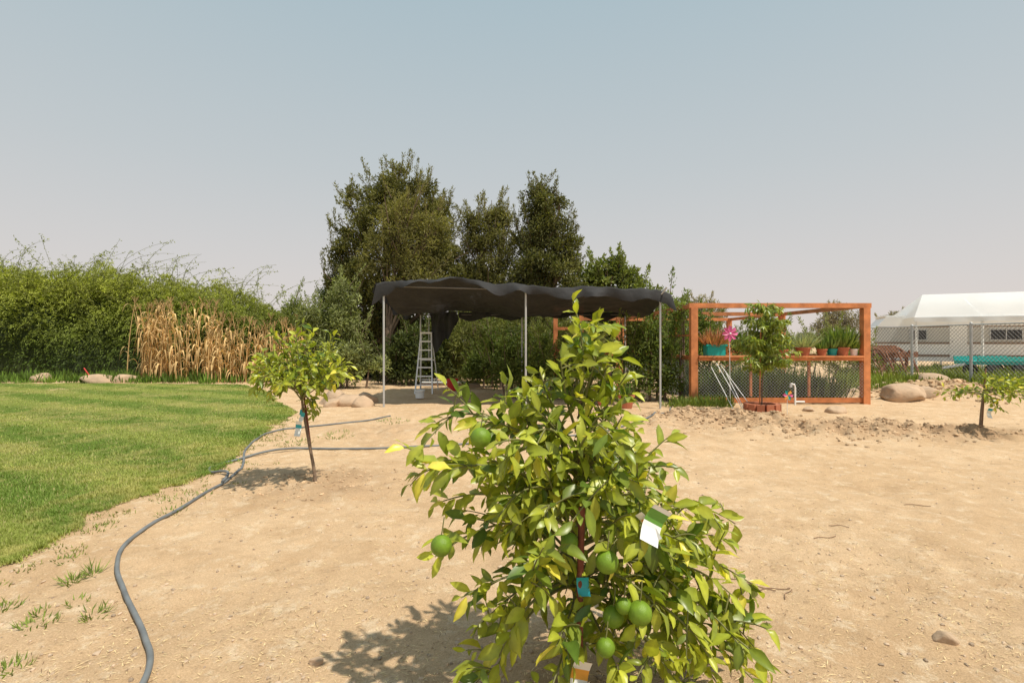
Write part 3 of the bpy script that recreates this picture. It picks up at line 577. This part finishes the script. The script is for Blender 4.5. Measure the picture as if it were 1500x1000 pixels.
Xc=xf-.12*fl*(U<.03)+.12*fl*(U>.97)+.04*fl*np.sin(U*31)
i=np.arange(nu-1)[:,None]*nv+np.arange(nv-1)[None,:]
b.add(np.stack([Xc,Yc,Zc],-1).reshape(-1,3),np.stack([i,i+1,i+nv+1,i+nv],-1).reshape(-1,4),M_cloth,None,True)
def sheet(b,pf,nu,nv,m):
    u,v=np.meshgrid(np.linspace(0,1,nu),np.linspace(0,1,nv),indexing='ij'); i=np.arange(nu-1)[:,None]*nv+np.arange(nv-1)[None,:]
    b.add(pf(u,v).reshape(-1,3),np.stack([i,i+1,i+nv+1,i+nv],-1).reshape(-1,4),m,None,True)
sheet(b,lambda u,v: np.stack([-3.04-.08*v+.03*np.sin(u*20),11.42+4.1*u,(2.82*(1-u)+2.36*u)-.14*np.sin(np.pi*u)-v*(.12+.12*np.sin(u*9)**2+.1*(u<.05))],-1),30,6,M_cloth)
sheet(b,lambda u,v: np.stack([-2.45+.85*u+.03*np.sin(v*7+u*4)+.15*v*(1-u),15.1+.08*np.sin(u*14+v*2)-.1*v,2.38-v*(1.2-.75*u+.08*np.sin(u*12))],-1),24,16,M_cloth)
sheet(b,lambda u,v: np.stack([-1.6+5.0*u,15.35+.08*np.sin(u*35),2.38-v*(.16+.08*np.sin(u*24)+.06*np.sin(u*9))],-1),60,5,M_cloth)
b.build('shade_cloth',emp)

# stepladder
b=B(); lx0,ly0=-2.52,14.7; H=1.75
for s in (-1,1):
    b.beam((lx0+s*.25,ly0-.10,0),(lx0+s*.15,ly0+.35,H),.035,.07,M_alu); b.beam((lx0+s*.27,ly0+.95,0),(lx0+s*.15,ly0+.42,H-.05),.025,.05,M_alu)
for k in range(6):
    t=(k+1)*.25/H; b.box((lx0,ly0-.10+.45*t,(k+1)*.25),(.5-.2*t,.09,.035),M_alu)
b.box((lx0,ly0+.38,H),(.34,.22,.05),M_white)
for k in range(2): b.box((lx0,ly0+.95-.5*(k*.5+.2),.35+k*.6),(.45-.08*k,.02,.03),M_alu)
b.build('stepladder')
def bucket(name,c,r,h,m):
    b=B(); b.pot(c,r*.85,r,h,m,M_soil,20); t=np.linspace(0,math.pi,12); b.tube(np.stack([c[0]+r*np.cos(t)*1.05,c[1]-.02-.1*np.sin(t),c[2]+h*.95-.06*np.sin(t)],-1),.006,M_metal,5); return b.build(name)
bucket('bucket',(-1.8,15.4,0),.17,.38,M_red); bucket('bucket',(-2.45,13.6,0),.13,.22,M_white)
b=B(); b.box((-2.2,16.6,.10),(1.5,.12,.04),M_wood2); b.box((-2.2,16.5,.19),(1.4,.10,.04),M_white); b.box((-1.3,16.7,.06),(.5,.3,.12),M_rock); b.build('lumber_pile')
b=B(); b.pot((2.58,11.6,0),.14,.19,.30,M_terra,M_soil); tuft(b,2.58,11.6,.12,60,.35,.03,(.12,.19,.04),.8,z0=.26); b.build('potted_plant')
b=B(); b.pot((2.15,12.1,0),.12,.16,.26,M_terra,M_soil); tuft(b,2.15,12.1,.1,60,.4,.03,(.14,.2,.04),.8,z0=.22); b.build('potted_plant')

# ---------------------------------------------------------------- wooden enclosure
emp=bpy.data.objects.new('wooden_garden_enclosure',None); scene.collection.objects.link(emp)
b=B(); x0,x1=4.36,8.48; pw=.16
yl_=[12.3,16.1,20.0]
for y_ in yl_:
    for x in (x0,x1): b.box((x,y_,1.10),(pw,pw,2.40),M_wood,col=None)
    b.box(((x0+x1)/2,y_,2.36),(x1-x0+.24,.11,.116),M_wood) 
for x in (x0,x1):
    for a,c in ((12.3,16.1),(16.1,20.0)): b.box((x,(a+c)/2,2.355),(.10,c-a-.114,.10),M_wood); b.box((x,(a+c)/2,1.10),(.05,c-a-.184,.10),M_wood)
b.box(((x0+x1)/2,12.36,1.140),(x1-x0-.19,.40,.04),M_wood); b.box(((x0+x1)/2,12.24,1.075),(x1-x0-.19,.05,.07),M_wood)
b.box(((x0+x1)/2,12.3,.09),(x1-x0-.19,.05,.12),M_wood)
for x in (5.75,7.15): b.box((x,12.33,.60),(.05,.05,.84),M_wood)
b.box((x0,14.2,1.65),(.04,3.6,.05),M_wood)
for y_ in (13.6,15.0): b.box((x0,y_,1.98),(.04,.04,.64),M_wood)
b.build('frame',emp)
b=B()
def wirepanel(b,p0,p1,z0,z1,sp,r,m=None):
    p0=np.array(p0,float);p1=np.array(p1,float); Lh=np.linalg.norm(p1-p0); d=(p1-p0)/Lh; H=z1-z0
    for sgn in (1,-1):
        for k in np.arange(-H,Lh+H,sp):
            a0,a1=k,k+H
            lo,hi=max(a0,0),min(a1,Lh)
            if hi-lo<.05: continue
            za=(lo-k); zb=(hi-k)
            if sgn<0: za,zb=H-za,H-zb
            A=np.array([*(p0+d*lo),z0+za]); C=np.array([*(p0+d*hi),z0+zb]); off=np.array([-d[1],d[0],0])*.004*sgn
            b.tube([A+off,C+off],r,m or M_wire,3,cap=False,smooth=False)
wirepanel(b,(x0+.09,12.22),(x1-.09,12.22),.17,1.0,.08,.003,M_metal)
wirepanel(b,(x0-.04,12.4),(x0-.04,19.9),.05,1.05,.10,.0026,M_metal)
b.build('chicken_wire',emp)
b=B()
for x in (1.35,2.15): b.box((x,15.9,1.25),(.13,.13,2.7),M_wood)
for z in (2.5,1.9,1.2): b.box((1.75,15.9,z),(.665,.07,.09),M_wood)
b.box((3.3,15.9,1.1),(.12,.12,2.3),M_wood)
b.box((2.725,15.9,2.2),(1.01,.07,.09),M_wood); b.box((2.725,15.9,1.1),(1.01,.07,.09),M_wood)
b.build('wooden_trellis')

sh=1.161
b=B(); c=(4.88,12.36,sh); 
for (dx,dy,w,d) in ((0,-.14,.42,.02),(0,.14,.42,.02),(-.21,0,.02,.26),(.21,0,.02,.26)): b.box((c[0]+dx,c[1]+dy,sh+.13),(w,d,.26),M_teal)
b.box((c[0],c[1]-.165,sh+.25),(.5,.03,.04),M_teal); b.box((c[0],c[1],sh+.20),(.39,.25,.02),M_soil)
tuft(b,c[0],c[1],.17,320,.45,.03,(.46,.22,.12),1.4,z0=sh+.2); tuft(b,c[0]+.05,c[1],.15,100,.28,.03,(.2,.26,.07),1.4,z0=sh+.2)
b.build('planter_box')
def potted(x,y_,r,h,m,col,n,ph,lean,w=.02,z0=sh):
    b=B(); b.pot((x,y_,z0),r*.75,r,h,m,M_soil); tuft(b,x,y_,r*.8,n,ph,w,col,lean,z0=z0+h*.85); b.build('potted_plant')
potted(7.05,12.4,.17,.2,M_terra,(.32,.36,.2),300,.48,1.8,.015)
potted(7.5,12.4,.12,.16,M_terra,(.17,.25,.06),160,.25,1.2)
potted(8.0,12.4,.15,.2,M_terra,(.16,.23,.05),260,.55,1.1,.05)
potted(7.78,12.45,.12,.16,M_teal,(.16,.24,.07),160,.4,1.0,.04)
potted(6.6,12.42,.12,.15,M_terra,(.17,.24,.07),120,.3,1.0,.03)
potted(8.28,12.4,.09,.16,M_white,(.14,.2,.04),80,.25,1.0,.03)
potted(6.0,12.42,.11,.15,M_terra,(.3,.32,.16),120,.3,1.3,.02)
b=B(); pc=np.array([5.0,11.75,1.68]); b.tube([(5.02,11.78,-.1),(5.0,11.77,1.68)],.008,M_white,6)
for k in range(8):
    a=k*math.pi/4; d=np.array([math.cos(a),0,math.sin(a)]); t=np.array([-math.sin(a),0,math.cos(a)])
    v=[pc,pc+d*.09+t*.045+[0,-.02,0],pc+d*.19+t*.02,pc+d*.15-t*.05+[0,-.03,0]]; b.add(v,[[0,1,2,3]],M_pink)
b.blob(pc+[0,-.03,0],(.025,.02,.025),M_white,0,.02,2); b.build('pinwheel')
b=B(); pc=np.array([5.55,10.3,.42]); b.tube([(5.55,10.33,-.1),(5.55,10.32,.42)],.006,M_white,6)
for k in range(6):
    a=k*math.pi/3; d=np.array([math.cos(a),0,math.sin(a)]); t=np.array([-math.sin(a),0,math.cos(a)])
    v=[pc,pc+d*.05+t*.03+[0,-.02,0],pc+d*.11,pc+d*.08-t*.04+[0,-.02,0]]; b.add(v,[[0,1,2,3]],[M_pink,M_tago,M_teal][k%3])
b.build('pinwheel')
b=B()
b.tube([(5.12,10.5,0),(5.13,10.5,.6),(5.18,10.5,1.2),(5.24,10.5,2.3)],[.016,.014,.01,.005],M_bark,6); b.tube([(5.06,10.47,-.05),(5.09,10.47,1.85)],.013,M_wood,6)
for k in range(92):
    z=rng.uniform(.85,2.2); a=rng.random()*6.28; l=rng.uniform(.25,.58)*(1.4-.55*(z-.9)); p=np.array([5.14+.07*(z-1),10.5,z]); d=np.array([math.cos(a),math.sin(a)*.8,.5])
    q=bez(p,p+d*l*.6,p+d*l+np.array([0,0,-.25*l]),7); b.tube(q,np.linspace(.006,.002,7),M_bark,4,cap=False)
    n=int(80*l)+6; t=rng.random(n); Q=np.stack([np.interp(t,np.linspace(0,1,7),q[:,j]) for j in range(3)],-1); D=norm(rng.normal(0,.5,(n,3))+np.array([d[0]*.5,d[1]*.5,-.7])); mx=rng.random((n,1))
    b.leaf(Q,D,rng.normal(0,.5,(n,3))+np.array([0,-.3,1]),rng.uniform(.09,.16,n),.032,M_leaf,np.array([.12,.18,.03])*(1-mx)+np.array([.30,.33,.05])*mx,.3,.2)
b.build('peach_tree')
b=B(); gz0=float(gz(5.13,10.5))
for k in range(12):
    a=k*math.pi/6; b.box((5.13+.30*math.cos(a),10.5+.30*math.sin(a),gz0+.07),(.10,.14,.20),M_terra,rz=a)
b.blob((5.13,10.5,gz0+.09),(.27,.27,.05),M_soil,3,.05,2); b.build('brick_ring')
b=B()
for (p,q) in [((4.75,11.9,1.0),(4.98,11.0,0)),((4.85,11.9,.95),(5.25,11.1,0)),((4.65,11.95,.9),(4.85,11.2,0)),((5.0,11.95,.75),(5.05,11.1,0))]: b.tube([p,q],.008,M_white,6)
b.build('pvc_stakes')
b=B(); b.tube(np.array([(6.58,11.9,0),(6.58,11.9,.42),(6.56,11.9,.50),(6.48,11.9,.52)]),.022,M_white,8); b.tube([(6.58,11.9,.10),(6.80,11.9,.10)],.02,M_white,8); b.box((6.48,11.9,.48),(.05,.05,.09),M_metal); b.build('water_spigot')
b=B(); t=np.linspace(0,1,12); b.tube(np.stack([8.75+.12*np.sin(t*3),12.7+0*t,.05+.75*np.sin(t*2.4)],-1),.012,M_tago,6); b.build('garden_hose')
b=B(); b.tube([(-14.9,18.3,0),(-15.3,18.3,.55)],.02,M_red,6); b.build('marker_stake')
b=B()
for k in range(12):
    x=8.9+k*.33; y_=14.4+.14*k; b.blob((x,y_,float(gz(x,y_))+.03),(.15,.11,.09),M_rock,k,.05,2,rough=.02)
b.build('stone_border')

# ---------------------------------------------------------------- chain-link fence
emp=bpy.data.objects.new('chain_link_fence',None); scene.collection.objects.link(emp)
b=B()
pp=[np.array([15.5,22.5]),np.array([15.7,20.1]),np.array([15.87,17.7]),np.array([16.2,14.6])]
for p in pp: b.tube([(p[0],p[1],-.1),(p[0],p[1],2.12)],.045,M_metal,8); b.blob((p[0],p[1],2.13),(.05,.05,.04),M_metal,0,0,2)
for p,q in zip(pp[:-1],pp[1:]): b.tube([(p[0],p[1],2.08),(q[0],q[1],2.08)],.026,M_metal,6); b.tube([(p[0],p[1],.08),(q[0],q[1],.08)],.008,M_metal,4)
b.build('posts',emp)
b=B(); wirepanel(b,pp[0],pp[1],.08,2.06,.16,.0075,M_wire); wirepanel(b,pp[1],pp[3],.08,2.06,.14,.0065,M_wire)
b.build('mesh_wire',emp)

# ---------------------------------------------------------------- travel trailer + tent
ANG=math.radians(-25); OFF=(-19.9,-26,0)
emp=bpy.data.objects.new('travel_trailer',None); scene.collection.objects.link(emp); emp.location=(19.9,26,0); emp.rotation_euler=(0,0,ANG)
b=B()
prof=[(19.7,.45),(31.8,.45),(32.1,1.2),(31.9,2.85),(19.6,2.85),(19.1,2.2),(19.0,1.3)]
ya,yb=28.2,30.6
n=len(prof); v=[(x,ya,z) for x,z in prof]+[(x,yb,z) for x,z in prof]
b.add(v,[[i,(i+1)%n,n+(i+1)%n,n+i] for i in range(n)],M_rv)
for yv in (ya,yb):
    vv=[(x,yv,z) for x,z in prof]+[(25.5,yv,1.6)]; b.add(vv,[[i,(i+1)%n,n] for i in range(n)],M_rv)
b.build('body',emp,OFF)
b=B(); b.box((25.5,ya-.006,1.85),(12.8,.01,.75),M_rvs); b.box((25.5,ya-.008,1.42),(12.9,.012,.10),M_rvb); b.box((25.5,ya-.008,2.28),(12.7,.012,.06),M_rvb); b.box((25.5,ya-.008,.75),(12.1,.012,.12),M_rvb)
b.box((25.5,(ya+yb)/2,2.89),(12.0,2.3,.07),M_white); b.box((22,29.4,3.0),(.7,.6,.18),M_white)
b.build('stripes',emp,OFF)
b=B()
for x,w in ((24.6,1.2),(21.0,.7),(29.0,1.2)):
    b.box((x,ya-.02,1.85),(w,.03,.50),M_glass)
    for dz in (-.27,.27): b.box((x,ya-.03,1.85+dz),(w+.08,.05,.05),M_metal)
    for dx in (-w/2-.02,w/2+.02,0): b.box((x+dx,ya-.032,1.85),(.04,.05,.48),M_metal)
b.build('windows',emp,OFF)
b=B(); b.box((22.7,ya-.02,1.55),(.72,.03,1.9),M_rv); b.box((22.45,ya-.045,1.5),(.04,.03,.12),M_metal); b.build('door',emp,OFF)
b=B()
for x in (25.6,26.5):
    for y_ in (28.25,30.4):
        b.tube([(x,y_-.1,.36),(x,y_+.1,.36)],.36,M_tyre,20,smooth=False); b.tube([(x,y_-.12,.36),(x,y_+.12,.36)],.18,M_metal,12,smooth=False)
b.build('wheels',emp,OFF)
emp=bpy.data.objects.new('canopy_tent',None); scene.collection.objects.link(emp); emp.location=(20.4,26,0); emp.rotation_euler=(0,0,ANG)
b=B(); ex=[20.0,22.6,25.2,28.0,31.0,33]
for x in ex:
    for y_ in (26.0,32.0): b.tube([(x,y_,-.1),(x,y_,2.72)],.055,M_white,8)
b.tube([(20,26,2.7),(33,26,2.7)],.035,M_white,8); b.tube([(20,32,2.7),(33,32,2.7)],.035,M_white,8); b.tube([(21.2,29,4.0),(33,29,4.0)],.035,M_white,8)
for x in ex[1:]: b.tube([(x,26,2.7),(x,29,4.0),(x,32,2.7)],.03,M_white,8)
b.build('poles',emp,OFF)
b=B()
def roof(u,v):
    r0=21.0; xx=(19.9+(r0-19.9)*v)*(1-u)+33.2*u; yy=25.9+3.15*v
    return np.stack([xx,yy,2.72+1.36*v-.07*np.abs(np.sin(u*math.pi*5))*np.sin(np.pi*v)],-1)
sheet(b,roof,60,10,M_tarp)
sheet(b,lambda u,v:roof(u,v)*np.array([1,-1,1])+np.array([0,58.1,0]),60,10,M_tarp)
sheet(b,lambda u,v:np.stack([19.9+1.1*v,25.9*(1-u)+32.2*u+ (29.05-(25.9*(1-u)+32.2*u))*v,2.72+1.36*v],-1),10,10,M_tarp)
sheet(b,lambda u,v:np.stack([19.9+13.3*u,25.88-.03*np.sin(u*60)*v,2.72-(.22+.03*np.sin(u*40)**2)*v],-1),90,4,M_tarp)
b.build('roof_tarp',emp,OFF)
b=B(); b.box((20.1,21.4,.62),(2.3,1.1,.14),M_teal); b.box((20.1,20.83,.78),(2.3,.04,.20),M_teal); b.box((20.1,21.97,.78),(2.3,.04,.20),M_teal)
for x in (19.6,20.7):
    for y_ in (20.9,21.9): b.tube([(x,y_-.08,.28),(x,y_+.08,.28)],.28,M_tyre,16,smooth=False)
b.beam((18.95,21.4,.55),(18.0,21.4,.4),.08,.08,M_metal); b.build('utility_trailer')
b=B()
for (x,y_) in ((16.6,23.6),(17.9,24.0)):
    t=np.linspace(0,2*math.pi,25); b.tube(np.stack([x+.6*np.cos(t),y_+0*t,.6+.6*np.sin(t)],-1),.08,M_rust,6,cap=False)
    for k in range(8): b.tube([(x,y_,.6),(x+.6*math.cos(k*.785),y_,.6+.6*math.sin(k*.785))],.03,M_rust,4)
b.beam((15.8,23.8,.85),(18.8,23.8,.9),.2,.25,M_rust); b.beam((16.6,23.6,.6),(17.9,24.0,.6),.12,.12,M_rust); b.box((17.2,23.8,1.15),(1.0,.5,.35),M_rust)
for k in range(5): b.tube([(16.0+k*.55,23.8,.72),(16.1+k*.55,23.6,1.1),(16.3+k*.55,23.3,.1)],.05,M_rust,5)
b.build('farm_implement')

# ---------------------------------------------------------------- light, sky, camera
sd=np.array([.40,-.32,1.0]); el=math.atan2(1.0,math.hypot(.40,.32)); rot=math.atan2(.40,-.32)
su=bpy.data.lights.new('sun','SUN'); su.energy=4.8; su.angle=math.radians(1.0); su.color=(1,.925,.79)
so=bpy.data.objects.new('sun',su); scene.collection.objects.link(so); so.rotation_euler=Vector(sd).to_track_quat('Z','Y').to_euler()
w=bpy.data.worlds.new('World'); scene.world=w; w.use_nodes=True; nt=w.node_tree; nd=nt.nodes; lk=nt.links; bg=nd['Background']
sky=nd.new('ShaderNodeTexSky'); sky.sky_type='NISHITA'; sky.sun_disc=False; sky.sun_elevation=el; sky.sun_rotation=rot; sky.dust_density=3; sky.air_density=1; sky.ozone_density=1
tc=nd.new('ShaderNodeTexCoord'); sp=nd.new('ShaderNodeSeparateXYZ'); lk.new(tc.outputs['Generated'],sp.inputs[0])
cr=nd.new('ShaderNodeValToRGB'); e=cr.color_ramp; e.elements[0].position=0; e.elements[0].color=(7.9,7.05,6.6,1); e.elements[1].position=.62; e.elements[1].color=(4.1,5.4,6.0,1)
for p,c in ((.10,(7.2,6.75,6.5,1)),(.3,(5.8,6.2,6.3,1))):
    x=e.elements.new(p); x.color=c
lk.new(sp.outputs[2],cr.inputs[0])
mx=nd.new('ShaderNodeMix'); mx.data_type='RGBA'; mx.inputs[0].default_value=.9; lk.new(sky.outputs[0],mx.inputs[6]); lk.new(cr.outputs[0],mx.inputs[7])
lk.new(mx.outputs[2],bg.inputs[0]); bg.inputs[1].default_value=.1
cam=bpy.data.cameras.new('camera'); co=bpy.data.objects.new('camera',cam); scene.collection.objects.link(co); co.location=(0,0,1.5); co.rotation_euler=(math.radians(90),0,0)
cam.lens=18; cam.sensor_width=36; cam.clip_end=2000; cam.clip_start=.05; scene.camera=co
scene.view_settings.view_transform='Standard'; scene.view_settings.look='None'; scene.view_settings.exposure=0
